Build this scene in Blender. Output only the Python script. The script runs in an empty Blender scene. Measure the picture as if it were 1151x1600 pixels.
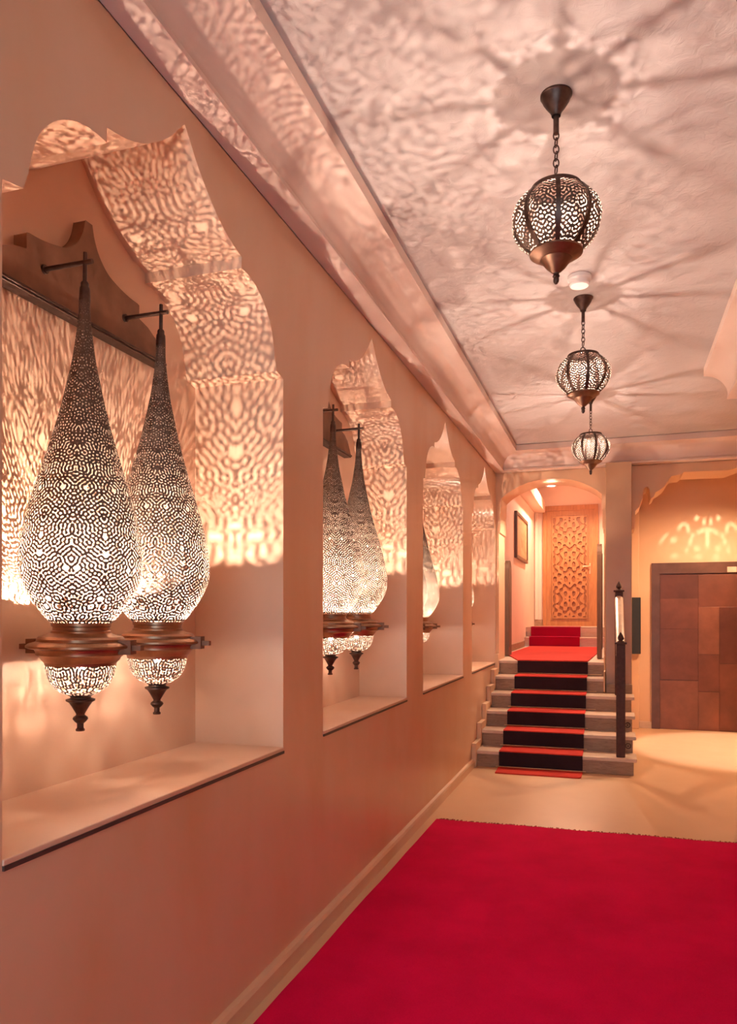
import bpy, math, random
import numpy as np
from mathutils import Vector, Matrix
from mathutils.geometry import tessellate_polygon

PI = math.pi
scene = bpy.context.scene
COL = scene.collection
random.seed(7)

# ------------------------------------------------------------------ camera
CAM_H = 1.5
cam_data = bpy.data.cameras.new('camera')
cam_data.sensor_width = 36.0
cam_data.lens = 1170.0 / 1600.0 * 36.0
cam_data.shift_y = 0.1
cam_data.clip_start = 0.02
cam = bpy.data.objects.new('camera', cam_data)
cam.location = (0, 0, CAM_H)
cam.rotation_euler = (math.radians(90), 0, math.radians(18.13))
COL.objects.link(cam)
scene.camera = cam

# ------------------------------------------------------------------ world (daylight outside the entrance behind the camera)
world = bpy.data.worlds.new('World')
scene.world = world
world.use_nodes = True
bg = world.node_tree.nodes['Background']
bg.inputs[0].default_value = (0.60, 0.84, 1.0, 1)
bg.inputs[1].default_value = 4.0

vs = scene.view_settings
vs.view_transform = 'Standard'
vs.look = 'None'
vs.exposure = 0.52
vs.gamma = 1.0
vs.use_curve_mapping = False
scene.cycles.max_bounces = 10
scene.cycles.diffuse_bounces = 6
scene.cycles.glossy_bounces = 4

# light strengths
LANTERN_BULB = 160000.0
LANTERN_SMALL = 800.0
PENDANT_BULB = 6600.0
WARM = (1.0, 0.66, 0.42)
WARM_NEAR = (1.0, 0.74, 0.57)


def area_light(name, loc, rot, size, size_y, energy, color=(1, 1, 1), portal=False, spread=PI):
    l = bpy.data.lights.new(name, 'AREA')
    l.shape = 'RECTANGLE'
    l.size = size
    l.size_y = size_y
    l.energy = energy
    l.color = color
    l.spread = spread
    if portal:
        l.cycles.is_portal = True
    o = bpy.data.objects.new(name, l)
    o.location = loc
    o.rotation_euler = rot
    COL.objects.link(o)
    return o


def spot_light(name, loc, target, energy, angle, blend=0.4, radius=0.03, color=WARM):
    l = bpy.data.lights.new(name, 'SPOT')
    l.energy = energy
    l.spot_size = math.radians(angle)
    l.spot_blend = blend
    l.shadow_soft_size = radius
    l.color = color
    o = bpy.data.objects.new(name, l)
    o.location = loc
    d = Vector(target) - Vector(loc)
    o.rotation_euler = d.to_track_quat('-Z', 'Y').to_euler()
    COL.objects.link(o)
    return o


area_light('daylight_portal', (-0.19, -2.5, 1.45), (math.radians(90), 0, PI), 2.0, 2.7, 1, portal=True)

# ------------------------------------------------------------------ materials


def new_mat(name):
    m = bpy.data.materials.new(name)
    m.use_nodes = True
    nt = m.node_tree
    return m, nt, nt.nodes['Principled BSDF']


def ramp(nt, fac, stops):
    r = nt.nodes.new('ShaderNodeValToRGB')
    els = r.color_ramp.elements
    while len(els) < len(stops):
        els.new(0.5)
    for e, (p, c) in zip(els, stops):
        e.position = p
        e.color = (*c, 1)
    nt.links.new(fac, r.inputs[0])
    return r.outputs[0]


def coords(nt, scale=(1, 1, 1)):
    tc = nt.nodes.new('ShaderNodeTexCoord')
    mp = nt.nodes.new('ShaderNodeMapping')
    mp.inputs['Scale'].default_value = scale
    nt.links.new(tc.outputs['Object'], mp.inputs[0])
    return mp.outputs[0]


def noise(nt, vec, scale, detail=4, rough=0.55, dist=0.0):
    n = nt.nodes.new('ShaderNodeTexNoise')
    n.inputs['Scale'].default_value = scale
    n.inputs['Detail'].default_value = detail
    n.inputs['Roughness'].default_value = rough
    n.inputs['Distortion'].default_value = dist
    nt.links.new(vec, n.inputs['Vector'])
    return n.outputs['Fac']


def bump(nt, bsdf, height, strength, distance=0.01):
    b = nt.nodes.new('ShaderNodeBump')
    b.inputs['Strength'].default_value = strength
    b.inputs['Distance'].default_value = distance
    nt.links.new(height, b.inputs['Height'])
    nt.links.new(b.outputs[0], bsdf.inputs['Normal'])


def plaster(name, c0, c1, c2, rough=0.4, scale=2.0, bstr=0.12, bscale=9.0, spec=0.5, swirl=0.0, stretch=1.0):
    m, nt, b = new_mat(name)
    v = coords(nt, (1, 1, stretch))
    n1 = noise(nt, v, scale, 4, 0.55, 0.3)
    c = ramp(nt, n1, [(0.2, c0), (0.5, c1), (0.8, c2)])
    nt.links.new(c, b.inputs['Base Color'])
    b.inputs['Specular IOR Level'].default_value = spec
    n2 = noise(nt, v, bscale, 4, 0.55, swirl)
    r = ramp(nt, n2, [(0.2, (rough - 0.03,) * 3), (0.8, (rough + 0.05,) * 3)])
    nt.links.new(r, b.inputs['Roughness'])
    bump(nt, b, n2, bstr, 0.012)
    return m


def plain(name, c, rough=0.5, metal=0.0, spec=0.5, var=0.12, nscale=30, bstr=0.05):
    m, nt, b = new_mat(name)
    v = coords(nt)
    n = noise(nt, v, nscale, 3)
    lo = tuple(x * (1 - var) for x in c)
    hi = tuple(min(1, x * (1 + var)) for x in c)
    nt.links.new(ramp(nt, n, [(0.3, lo), (0.7, hi)]), b.inputs['Base Color'])
    b.inputs['Roughness'].default_value = rough
    b.inputs['Metallic'].default_value = metal
    b.inputs['Specular IOR Level'].default_value = spec
    if bstr:
        bump(nt, b, n, bstr, 0.004)
    return m


def emit(name, c, strength):
    m = bpy.data.materials.new(name)
    m.use_nodes = True
    nt = m.node_tree
    nt.nodes.clear()
    e = nt.nodes.new('ShaderNodeEmission')
    e.inputs[0].default_value = (*c, 1)
    e.inputs[1].default_value = strength
    o = nt.nodes.new('ShaderNodeOutputMaterial')
    nt.links.new(e.outputs[0], o.inputs[0])
    m.cycles.emission_sampling = 'FRONT'
    return m


M = {}
M['wall'] = plaster('polished_plaster', (0.62, 0.34, 0.17), (0.66, 0.43, 0.275), (0.69, 0.49, 0.35), 0.33, 1.9, 0.10, 5.0, 0.5, 0.0, 0.45)
M['niche'] = plaster('niche_plaster', (0.63, 0.395, 0.26), (0.67, 0.45, 0.32), (0.70, 0.50, 0.37), 0.33, 1.6, 0.12, 6.0)
M['ceiling'] = plaster('ceiling_plaster', (0.43, 0.38, 0.37), (0.48, 0.43, 0.42), (0.53, 0.475, 0.465), 0.55, 2.2, 0.45, 17.0, 0.3, 1.2)
M['cove'] = plaster('cove_plaster', (0.62, 0.47, 0.40), (0.66, 0.51, 0.44), (0.70, 0.56, 0.49), 0.5, 2.0, 0.08, 7.0, 0.4)
M['arch'] = plaster('arch_plaster', (0.66, 0.42, 0.25), (0.70, 0.46, 0.29), (0.73, 0.50, 0.33), 0.5, 1.6, 0.06, 8.0, 0.4)
M['pilaster'] = plaster('pilaster_plaster', (0.44, 0.25, 0.135), (0.50, 0.29, 0.16), (0.55, 0.33, 0.19), 0.35, 2.0, 0.06, 6.0)
M['hall'] = plaster('hall_plaster', (0.70, 0.52, 0.42), (0.74, 0.56, 0.46), (0.78, 0.60, 0.50), 0.55, 1.5, 0.05, 8.0, 0.3)
M['floor'] = plaster('floor_screed', (0.64, 0.40, 0.23), (0.69, 0.45, 0.265), (0.73, 0.49, 0.30), 0.31, 1.0, 0.04, 5.0)
M['bronze'] = plain('aged_bronze', (0.22, 0.13, 0.09), 0.42, 1.0, 0.5, 0.2, 25, 0.05)
def pierced(name, outer_c, inner_c):
    m, nt, b = new_mat(name)
    g = nt.nodes.new('ShaderNodeNewGeometry')
    mx = nt.nodes.new('ShaderNodeMix')
    mx.data_type = 'RGBA'
    mx.inputs[6].default_value = (*outer_c, 1)
    mx.inputs[7].default_value = (*inner_c, 1)
    nt.links.new(g.outputs['Backfacing'], mx.inputs[0])
    nt.links.new(mx.outputs[2], b.inputs['Base Color'])
    b.inputs['Metallic'].default_value = 0.85
    b.inputs['Roughness'].default_value = 0.72
    return m


M['pierced'] = pierced('pierced_bronze', (0.15, 0.105, 0.085), (0.30, 0.25, 0.21))
M['copper'] = plain('brown_copper', (0.37, 0.215, 0.14), 0.34, 1.0, 0.5, 0.2, 18, 0.05)
M['iron'] = plain('dark_bronze', (0.10, 0.065, 0.055), 0.45, 1.0, 0.5, 0.2, 40, 0.05)
M['board'] = plain('stained_board', (0.20, 0.105, 0.065), 0.5, 0, 0.2, 0.25, 8, 0.08)
M['latch'] = plain('latch_bronze', (0.22, 0.11, 0.07), 0.6, 0.7, 0.3, 0.2, 25, 0.05)
M['edge'] = plain('dark_sill_edge', (0.06, 0.04, 0.035), 0.4)
M['newel'] = plain('dark_wood', (0.075, 0.034, 0.028), 0.5, 0, 0.2, 0.2, 30, 0.05)
M['rail'] = plain('rail_wood_reflection', (0.62, 0.45, 0.34), 0.35, 0, 0.5, 0.15, 14, 0.05)  # pale tone puts the downlight's reflection on the handrail into the colour
M['black'] = plain('black_plastic', (0.02, 0.022, 0.022), 0.45, 0, 0.5, 0.1, 30, 0.02)
M['white'] = plain('white_plastic', (0.78, 0.74, 0.72), 0.4, 0, 0.5, 0.04, 20, 0)
M['brass'] = plain('bright_brass', (0.70, 0.48, 0.28), 0.45, 1.0, 0.5, 0.08, 30, 0)
M['redc'] = None


def carpet(name, c, dark):
    m, nt, b = new_mat(name)
    v = coords(nt)
    n = noise(nt, v, 260, 3, 0.7)
    n2 = noise(nt, v, 2.2, 4, 0.6)
    mx = nt.nodes.new('ShaderNodeMath')
    mx.operation = 'ADD'
    mul = nt.nodes.new('ShaderNodeMath')
    mul.operation = 'MULTIPLY'
    mul.inputs[1].default_value = 0.45
    nt.links.new(n, mul.inputs[0])
    mul2 = nt.nodes.new('ShaderNodeMath')
    mul2.operation = 'MULTIPLY'
    mul2.inputs[1].default_value = 0.55
    nt.links.new(n2, mul2.inputs[0])
    nt.links.new(mul.outputs[0], mx.inputs[0])
    nt.links.new(mul2.outputs[0], mx.inputs[1])
    nt.links.new(ramp(nt, mx.outputs[0], [(0.33, dark), (0.62, c)]), b.inputs['Base Color'])
    b.inputs['Roughness'].default_value = 0.95
    b.inputs['Specular IOR Level'].default_value = 0.1
    bump(nt, b, n, 0.5, 0.006)
    return m


M['carpet'] = carpet('crimson_carpet', (0.76, 0.003, 0.085), (0.58, 0.002, 0.06))
M['runner'] = carpet('red_runner', (0.62, 0.065, 0.05), (0.50, 0.045, 0.035))
M['runner_dark'] = carpet('charcoal_runner', (0.035, 0.02, 0.026), (0.022, 0.013, 0.017))
M['fringe'] = plain('fringe_yarn', (0.30, 0.07, 0.05), 0.9, 0, 0.1)


def stone(name, a, b_, c, rough):
    m, nt, b = new_mat(name)
    v = coords(nt, (1.2, 1.2, 7))
    n = noise(nt, v, 7, 6, 0.65, 1.2)
    nt.links.new(ramp(nt, n, [(0.3, a), (0.5, b_), (0.72, c)]), b.inputs['Base Color'])
    b.inputs['Roughness'].default_value = rough
    bump(nt, b, n, 0.15, 0.008)
    return m


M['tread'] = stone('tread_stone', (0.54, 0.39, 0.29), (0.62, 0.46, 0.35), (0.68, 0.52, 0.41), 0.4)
M['riser'] = stone('shaded_riser_stone', (0.22, 0.125, 0.07), (0.31, 0.19, 0.115), (0.38, 0.245, 0.16), 0.5)  # risers darkened: shade under the downlight put into the stone colour


def wood(name, a, b_, c, rough=0.4, sc=(6, 6, 0.8), scale=5, bstr=0.06):
    m, nt, b = new_mat(name)
    v = coords(nt, sc)
    n = noise(nt, v, scale, 6, 0.6, 0.8)
    nt.links.new(ramp(nt, n, [(0.3, a), (0.5, b_), (0.7, c)]), b.inputs['Base Color'])
    b.inputs['Roughness'].default_value = rough
    bump(nt, b, n, bstr, 0.004)
    return m


M['door'] = wood('carved_cedar', (0.34, 0.13, 0.042), (0.41, 0.165, 0.055), (0.47, 0.20, 0.07))
M['door_ground_shade'] = wood('shaded_cedar_ground', (0.24, 0.08, 0.024), (0.29, 0.10, 0.03), (0.34, 0.125, 0.04))  # darker copy of the cedar, recess shade put into the colour
M['carpet_upper'] = carpet('wine_carpet', (0.42, 0.008, 0.05), (0.32, 0.006, 0.035))
M['gate'] = wood('brown_gate_wood', (0.12, 0.055, 0.03), (0.15, 0.07, 0.038), (0.18, 0.085, 0.05), 0.6)
M['frame'] = wood('dark_frame_wood', (0.10, 0.05, 0.03), (0.14, 0.07, 0.04), (0.18, 0.09, 0.05))
M['lift_frame'] = plain('lift_frame_metal', (0.15, 0.07, 0.05), 0.38, 0.6, 0.5, 0.2, 5, 0.03)


def sheet(name, c):
    m, nt, b = new_mat(name)
    v = coords(nt)
    n = noise(nt, v, 3.0, 4, 0.6, 0.2)
    lo = tuple(x * 0.7 for x in c)
    hi = tuple(min(1, x * 1.35) for x in c)
    nt.links.new(ramp(nt, n, [(0.25, lo), (0.5, c), (0.78, hi)]), b.inputs['Base Color'])
    b.inputs['Roughness'].default_value = 0.4
    b.inputs['Metallic'].default_value = 0.25
    bump(nt, b, n, 0.1, 0.006)
    return m


M['sheet_dark'] = sheet('dark_copper_sheet', (0.115, 0.036, 0.024))
M['sheet_mid'] = sheet('brown_copper_sheet', (0.16, 0.052, 0.031))
M['sheet_light'] = sheet('light_copper_sheet', (0.21, 0.075, 0.043))
M['bulb'] = emit('lantern_bulb', WARM_NEAR, LANTERN_BULB)
M['bulb_small'] = emit('lantern_small_bulb', WARM_NEAR, LANTERN_SMALL)
M['bulb_pendant'] = emit('pendant_bulb', (1.0, 0.77, 0.63), PENDANT_BULB)
M['downlight'] = emit('downlight_lens', (1.0, 0.85, 0.70), 14.0)


def painting():
    m, nt, b = new_mat('painting_canvas')
    v = coords(nt, (1, 1, 1.4))
    n = noise(nt, v, 3.2, 5, 0.6, 1.8)
    nt.links.new(ramp(nt, n, [(0.25, (0.30, 0.13, 0.06)), (0.45, (0.50, 0.25, 0.12)), (0.6, (0.62, 0.36, 0.19)), (0.8, (0.34, 0.15, 0.08))]), b.inputs['Base Color'])
    b.inputs['Roughness'].default_value = 0.5
    return m


M['painting'] = painting()

# ------------------------------------------------------------------ mesh helpers


class MB:
    """collects geometry for ONE mesh object"""

    def __init__(self):
        self.v = []
        self.f = []

    def add(self, vs_, fs):
        o = len(self.v)
        self.v += [tuple(p) for p in vs_]
        self.f += [tuple(i + o for i in f) for f in fs]
        return self

    def box(self, x0, x1, y0, y1, z0, z1):
        vs_ = [(x0, y0, z0), (x1, y0, z0), (x1, y1, z0), (x0, y1, z0), (x0, y0, z1), (x1, y0, z1), (x1, y1, z1), (x0, y1, z1)]
        return self.add(vs_, [(0, 3, 2, 1), (4, 5, 6, 7), (0, 1, 5, 4), (1, 2, 6, 5), (2, 3, 7, 6), (3, 0, 4, 7)])

    def lathe(self, prof, n=32, cx=0, cy=0, cap=False, lobes=0, amp=0.0):
        """prof: [(r, z)] from top to bottom"""
        vs_, fs = [], []
        for r, z in prof:
            for k in range(n):
                a = 2 * PI * k / n
                rr = r * (1 + amp * math.cos(lobes * a)) if lobes else r
                vs_.append((cx + rr * math.cos(a), cy + rr * math.sin(a), z))
        for i in range(len(prof) - 1):
            for k in range(n):
                k2 = (k + 1) % n
                fs.append((i * n + k, (i + 1) * n + k, (i + 1) * n + k2, i * n + k2))
        if cap:
            fs.append(tuple(range(n)))
            fs.append(tuple(reversed(range((len(prof) - 1) * n, len(prof) * n))))
        return self.add(vs_, fs)

    def tube(self, path, r, n=10, closed=False):
        pts = [Vector(p) for p in path]
        m = len(pts)
        vs_, fs = [], []
        up = Vector((0.13, 0.21, 0.97))
        for i, p in enumerate(pts):
            if closed:
                t = pts[(i + 1) % m] - pts[i - 1]
            else:
                t = pts[min(i + 1, m - 1)] - pts[max(i - 1, 0)]
            t.normalize()
            a = t.cross(up)
            if a.length < 0.1:
                a = t.cross(Vector((1, 0, 0)))
            a.normalize()
            b = t.cross(a)
            rr = r[i] if isinstance(r, (list, tuple)) else r
            for k in range(n):
                an = 2 * PI * k / n
                vs_.append(p + (a * math.cos(an) + b * math.sin(an)) * rr)
        for i in range(m if closed else m - 1):
            j = (i + 1) % m
            for k in range(n):
                k2 = (k + 1) % n
                fs.append((i * n + k, i * n + k2, j * n + k2, j * n + k))
        if not closed:
            fs.append(tuple(reversed(range(n))))
            fs.append(tuple(range((m - 1) * n, m * n)))
        return self.add(vs_, fs)

    def poly(self, loops, to3d, flip=False):
        """planar polygon with holes: loops of 2-D points"""
        tri = tessellate_polygon([[Vector((p[0], p[1], 0)) for p in lp] for lp in loops])
        flat = [p for lp in loops for p in lp]
        fs = []
        for t in tri:
            a, b, c = (flat[i] for i in t)
            area = (b[0] - a[0]) * (c[1] - a[1]) - (b[1] - a[1]) * (c[0] - a[0])
            if abs(area) < 1e-12:
                continue
            tt = t if area > 0 else (t[0], t[2], t[1])
            fs.append(tuple(reversed(tt)) if flip else tuple(tt))
        return self.add([to3d(*p) for p in flat], fs)

    def wall_strip(self, loop, f0, f1, closed=True):
        """side faces between two copies of a 2-D outline"""
        n = len(loop)
        vs_ = [f0(*p) for p in loop] + [f1(*p) for p in loop]
        fs = []
        for i in range(n if closed else n - 1):
            j = (i + 1) % n
            fs.append((i, j, n + j, n + i))
        return self.add(vs_, fs)

    def prism(self, loop, f0, f1, flip=False):
        self.poly([loop], f0, flip)
        self.poly([loop], f1, not flip)
        return self.wall_strip(loop, f0, f1)

    def mesh(self, name, mat, smooth=35, bevel=0):
        me = bpy.data.meshes.new(name)
        me.from_pydata(self.v, [], self.f)
        me.materials.append(mat)
        if smooth:
            me.polygons.foreach_set('use_smooth', [True] * len(me.polygons))
            me.set_sharp_from_angle(angle=math.radians(smooth))
        me.update()
        return me

    def build(self, name, mat, parent=None, smooth=35, bevel=0.0, segs=2):
        return link(name, self.mesh(name, mat, smooth), parent, bevel, segs)


def link(name, me, parent=None, bevel=0.0, segs=2):
    o = bpy.data.objects.new(name, me)
    COL.objects.link(o)
    if parent:
        o.parent = parent
    if bevel:
        b = o.modifiers.new('bevel', 'BEVEL')
        b.width = bevel
        b.segments = segs
        b.limit_method = 'ANGLE'
        b.angle_limit = math.radians(40)
        b.harden_normals = False
    return o


def thing(name, label, cat, loc=(0, 0, 0), rot=(0, 0, 0), group=None):
    o = bpy.data.objects.new(name, None)
    o.empty_display_size = 0.1
    COL.objects.link(o)
    o.location = loc
    o.rotation_euler = rot
    o['label'] = label
    o['category'] = cat
    if group:
        o['group'] = group
    return o


def tag(o, label, cat, group=None):
    o['label'] = label
    o['category'] = cat
    if group:
        o['group'] = group
    return o


def structure(o):
    o['kind'] = 'structure'
    return o


def copy_tree(o, parent=None):
    c = o.copy()
    COL.objects.link(c)
    if parent:
        c.parent = parent
    for ch in list(o.children):
        copy_tree(ch, c)
    return c


def smooth_line(pts, n=6):
    """Catmull-Rom through 2-D points"""
    out = []
    P = [pts[0]] + list(pts) + [pts[-1]]
    for i in range(1, len(P) - 2):
        p0, p1, p2, p3 = P[i - 1], P[i], P[i + 1], P[i + 2]
        for k in range(n):
            t = k / n
            out.append(tuple(0.5 * ((2 * p1[d]) + (-p0[d] + p2[d]) * t + (2 * p0[d] - 5 * p1[d] + 4 * p2[d] - p3[d]) * t * t + (-p0[d] + 3 * p1[d] - 3 * p2[d] + p3[d]) * t ** 3) for d in (0, 1)))
    out.append(tuple(pts[-1]))
    return out


# ------------------------------------------------------------------ the setting
WX = -1.327          # left wall
BX = -1.75           # niche back
WR = 0.94            # right wall
Y0 = -2.5            # entrance end
YB = 8.89            # arch wall front
YB2 = 9.39           # arch wall back
YL = 10.53           # lift wall
ZW = 3.163           # wall top / underside of cornice
ZC = 3.434           # ceiling
SILL = 0.923
XR = 3.1             # lobby right wall
YR = 6.39            # right wall ends

# floor
f = MB()
f.box(WX - 0.6, XR + 0.2, Y0 - 0.3, YL + 0.2, -0.12, 0.0)
structure(f.build('floor', M['floor'], smooth=0))

# niche outline: half profile (offset from centre, height)
half = [(0.765, SILL), (0.765, 2.495), (0.70, 2.508)]
half += smooth_line([(0.686, 2.55), (0.655, 2.655), (0.60, 2.728), (0.53, 2.775), (0.46, 2.797), (0.393, 2.80)], 4)
half += smooth_line([(0.393, 2.842), (0.31, 2.862), (0.226, 2.898), (0.155, 2.945), (0.083, 3.005), (0.035, 3.058), (0.0, 3.095)], 4)
NICHES = [2.13, 4.115, 6.10, 8.085]
BACKS = [BX, -1.665, BX, BX]
LAMPS = [(-1.545, -0.212, 0.195), (-1.452, -0.298, 0.135), (-1.58, -0.30, 0.125), (-1.60, -0.45, -0.085)]


def niche_loop(yc):
    r = [(yc + a, z) for a, z in half]
    l = [(yc - a, z) for a, z in reversed(half[:-1])]
    return r + l


w = MB()
loops = [[(Y0, 0), (YB + 0.3, 0), (YB + 0.3, ZC + 0.05), (Y0, ZC + 0.05)]] + [niche_loop(y) for y in NICHES]
w.poly(loops, lambda y, z: (WX, y, z), flip=True)
w.add([(WX - 0.6, Y0, 0), (WX, Y0, 0), (WX, Y0, ZC), (WX - 0.6, Y0, ZC)], [(0, 1, 2, 3)])
w.add([(WX - 0.6, Y0, 0), (WX - 0.6, YB + 0.3, 0), (WX - 0.6, YB + 0.3, ZC), (WX - 0.6, Y0, ZC)], [(0, 1, 2, 3)])
wall_left = structure(w.build('wall_left', M['wall'], smooth=0))
for y, bx in zip(NICHES, BACKS):
    n = MB()
    lp = niche_loop(y)
    n.wall_strip(lp, lambda a, z: (WX, a, z), lambda a, z: (bx, a, z))
    n.poly([lp], lambda a, z: (bx, a, z), flip=True)
    n.build('niche', M['niche'], wall_left, smooth=30)
    s = MB()
    s.box(bx + 0.001, WX + 0.004, y - 0.7645, y + 0.7645, SILL + 0.0005, SILL + 0.016)
    sl = s.build('niche_sill', M['niche'], wall_left, smooth=0, bevel=0.003)
    e = MB()
    e.box(WX - 0.004, WX + 0.006, y - 0.765, y + 0.765, SILL - 0.010, SILL + 0.001)
    e.build('sill_edge', M['edge'], wall_left, smooth=0)

# ceiling
c = MB()
c.box(WX - 0.6, XR + 0.2, Y0 - 0.3, YB2 + 0.02, ZC, ZC + 0.1)
structure(c.build('ceiling', M['ceiling'], smooth=0))

# cornice and cove profile: (distance out from the wall, height)
cove = [(0.0, ZW), (0.0, ZW + 0.004), (0.100, ZW + 0.008), (0.107, ZW + 0.012), (0.107, ZW + 0.030), (0.100, ZW + 0.036), (0.098, ZW + 0.036)]
for k in range(0, 13):
    a = k / 12 * PI / 2
    # concave curve from ledge to fascia
    cove.append((0.100 + 0.168 * (1 - math.cos(a)) ** 0.85, ZW + 0.038 + 0.162 * math.sin(a) ** 0.85))
cove += [(0.272, ZW + 0.202), (0.272, ZC - 0.008), (0.262, ZC - 0.001)]


def cove_mesh(path, closed_end=False):
    """path: list of (origin xy, outward xy) at mitres"""
    m = MB()
    n = len(cove)
    vs_ = []
    for (ox, oy), (dx, dy) in path:
        for d, z in cove:
            vs_.append((ox + dx * d, oy + dy * d, z))
    fs = []
    for i in range(len(path) - 1):
        for k in range(n - 1):
            fs.append((i * n + k, (i + 1) * n + k, (i + 1) * n + k + 1, i * n + k + 1))
    m.add(vs_, fs)
    if closed_end:
        (ox, oy), (dx, dy) = path[-1]
        loop = cove + [(0.0, ZC)]
        m.poly([loop], lambda d, z: (ox + dx * d, oy + dy * d, z))
    return m


structure(cove_mesh([((WX, Y0), (1, 0)), ((WX, YB), (1, -1)), ((XR, YB), (-1, -1)), ((XR, YR), (-1, 1)), ((WR + 0.15, YR), (0, 1))]).build('trim_1', M['cove'], smooth=40))
cove_r = cove_mesh([((WR, Y0), (-1, 0)), ((WR, YR), (-1, 0))], True)
structure(cove_r.build('trim_2', M['cove'], smooth=40))

# right wall (ends where the lift lobby opens)
r = MB()
r.box(WR, WR + 0.15, Y0, YR, 0, ZC + 0.02)
structure(r.build('wall_right', M['wall'], smooth=0))
r = MB()
r.box(WR + 0.15, XR + 0.2, YR - 0.15, YR, 0, ZC + 0.02)
structure(r.build('wall_lobby_front', M['wall'], smooth=0))
r = MB()
r.box(XR, XR + 0.15, YR, YL + 0.15, 0, ZC + 0.02)
structure(r.build('wall_lobby_right', M['wall'], smooth=0))

# entrance end with a wide doorway to daylight
e = MB()
outer = [(WX, 0), (-1.19, 0), (-1.19, 2.8), (0.81, 2.8), (0.81, 0), (WR + 0.15, 0), (WR + 0.15, ZC), (WX, ZC)]
e.prism(outer, lambda x, z: (x, Y0, z), lambda x, z: (x, Y0 - 0.2, z))
structure(e.build('wall_entrance', M['wall'], smooth=0))

# arch wall
DXZ = lambda px, py: None


def on_back(px, py, Y=YB):
    sx, cx = math.sin(math.radians(18.13)), math.cos(math.radians(18.13))
    # solve X for the pixel on the plane y = Y
    k = (px - 575.5) / 1170.0
    X = Y * (k * cx - sx) / (cx + k * sx)
    D = -X * sx + Y * cx
    return X, CAM_H + (960 - py) * D / 1170.0


JL, JR = -1.290, -0.105      # left opening jambs
left_arch = [(JR, 0), (JR, 2.455), (JR - 0.012, 2.468), (JR - 0.018, 2.52), (JR - 0.018, 2.62), (JR - 0.012, 2.67), (JR - 0.022, 2.70), (JR - 0.026, 2.865)]
xa, xb = JR - 0.026, JL + 0.026
cxm, hw = (xa + xb) / 2, (xa - xb) / 2
for k in range(1, 24):
    t = k / 24
    x = xa + (xb - xa) * t
    u = abs((x - cxm) / hw)
    left_arch.append((x, 2.872 + 0.198 * (1 - u ** 2.3)))
left_arch += [(2 * ((JL + JR) / 2) - x, z) for x, z in reversed(left_arch[:8])]
ra_px = [(985, 828), (991, 826), (992, 820), (992, 799), (994, 796), (999, 791), (1002, 782), (1004, 778), (1004.5, 767), (1007, 762), (1011, 760), (1014.5, 764), (1015.5, 776), (1016.5, 779), (1021, 776), (1023.5, 769.5), (1031, 765), (1037.5, 760), (1041, 755), (1045, 748), (1049, 744), (1055, 742.5), (1063, 741.5), (1068, 737.5), (1090, 736.5), (1110, 735.6), (1127, 735), (1138, 734.5), (1144, 733), (1151, 730)]
ra = [on_back(*p) for p in ra_px]
ra.append((1.42, ra[-1][1] + 0.05))
CXR = 1.46
ra.append((CXR, ra[-1][1] + 0.005))
right_arch = [(2 * CXR - ra[0][0], 0)] + [(2 * CXR - x, z) for x, z in ra[:-1]] + list(reversed(ra)) + [(ra[0][0], 0)]
outer = [(WX, 0), (WX, ZC), (XR, ZC), (XR, 0)] + right_arch + left_arch
a = MB()
a.prism(outer, lambda x, z: (x, YB, z), lambda x, z: (x, YB2, z))
structure(a.build('wall_back', M['arch'], smooth=30))

# lift lobby behind the right arch
l = MB()
l.box(0.04, XR, YL, YL + 0.15, 0, ZC)
structure(l.build('wall_lift', M['arch'], smooth=0))
l = MB()
l.box(0.10, 0.315, YL - 0.12, YL, 0, ZC)
structure(l.build('wall_lift_pier', M['arch'], smooth=0, bevel=0.01))
l = MB()
l.box(-0.03, 0.06, YB2, YL + 0.1, 0, ZC)
structure(l.build('wall_lobby_left', M['arch'], smooth=0))
l = MB()
l.box(-0.03, XR, YB2, YL + 0.15, ZC - 0.03, ZC + 0.07)
structure(l.build('ceiling_lobby', M['arch'], smooth=0))
l = MB()
l.box(0.318, 0.473, YL - 0.025, YL, 0, 0.09)
structure(l.build('baseboard_lift', M['tread'], smooth=0, bevel=0.004))

# pilaster between the arches
p = MB()
p.box(-0.085, 0.186, 8.62, YB + 0.01, 0.64, ZW)
pil = structure(p.build('wall_pilaster', M['pilaster'], smooth=0, bevel=0.006))
p = MB()
p.box(-0.083, 0.19, 8.553, 8.62, 0.642, 0.74)
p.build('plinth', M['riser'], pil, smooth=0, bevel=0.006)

# upper hall beyond the left arch
HX0, HX1, HY = -1.43, 0.0, 14.5
ZLAND = 0.96
h = MB()
h.box(HX0, HX1, 8.89, 12.75, ZLAND - 0.1, ZLAND)
structure(h.build('floor_landing', M['tread'], smooth=0))
h = MB()
h.box(HX0, HX1, 9.40, 9.50, 0.0, ZLAND - 0.1)
structure(h.build('wall_under_landing', M['arch'], smooth=0))
h = MB()
h.box(HX0, HX1, 13.02, HY, 1.2, 1.28)
structure(h.build('floor_hall', M['tread'], smooth=0))
h = MB()
h.box(HX0 - 0.12, HX0, YB2, HY + 0.1, 0.5, 4.2)
structure(h.build('wall_hall_left', M['hall'], smooth=0))
h = MB()
h.box(-0.11, -0.03, YB2, HY + 0.1, 0.5, 4.2)
structure(h.build('wall_hall_right', M['hall'], smooth=0))
h = MB()
h.box(HX0, HX1, HY, HY + 0.12, 0.5, 4.2)
structure(h.build('wall_hall_end', M['hall'], smooth=0))
h = MB()
h.box(HX0 - 0.12, HX1, YB2, HY + 0.12, 3.95, 4.05)
structure(h.build('ceiling_hall', M['hall'], smooth=0))
h = MB()
h.box(HX0, HX0 + 0.20, YB2 + 0.4, HY, 3.42, 3.62)
structure(h.build('trim_3', M['hall'], smooth=0, bevel=0.008))
h = MB()
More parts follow.
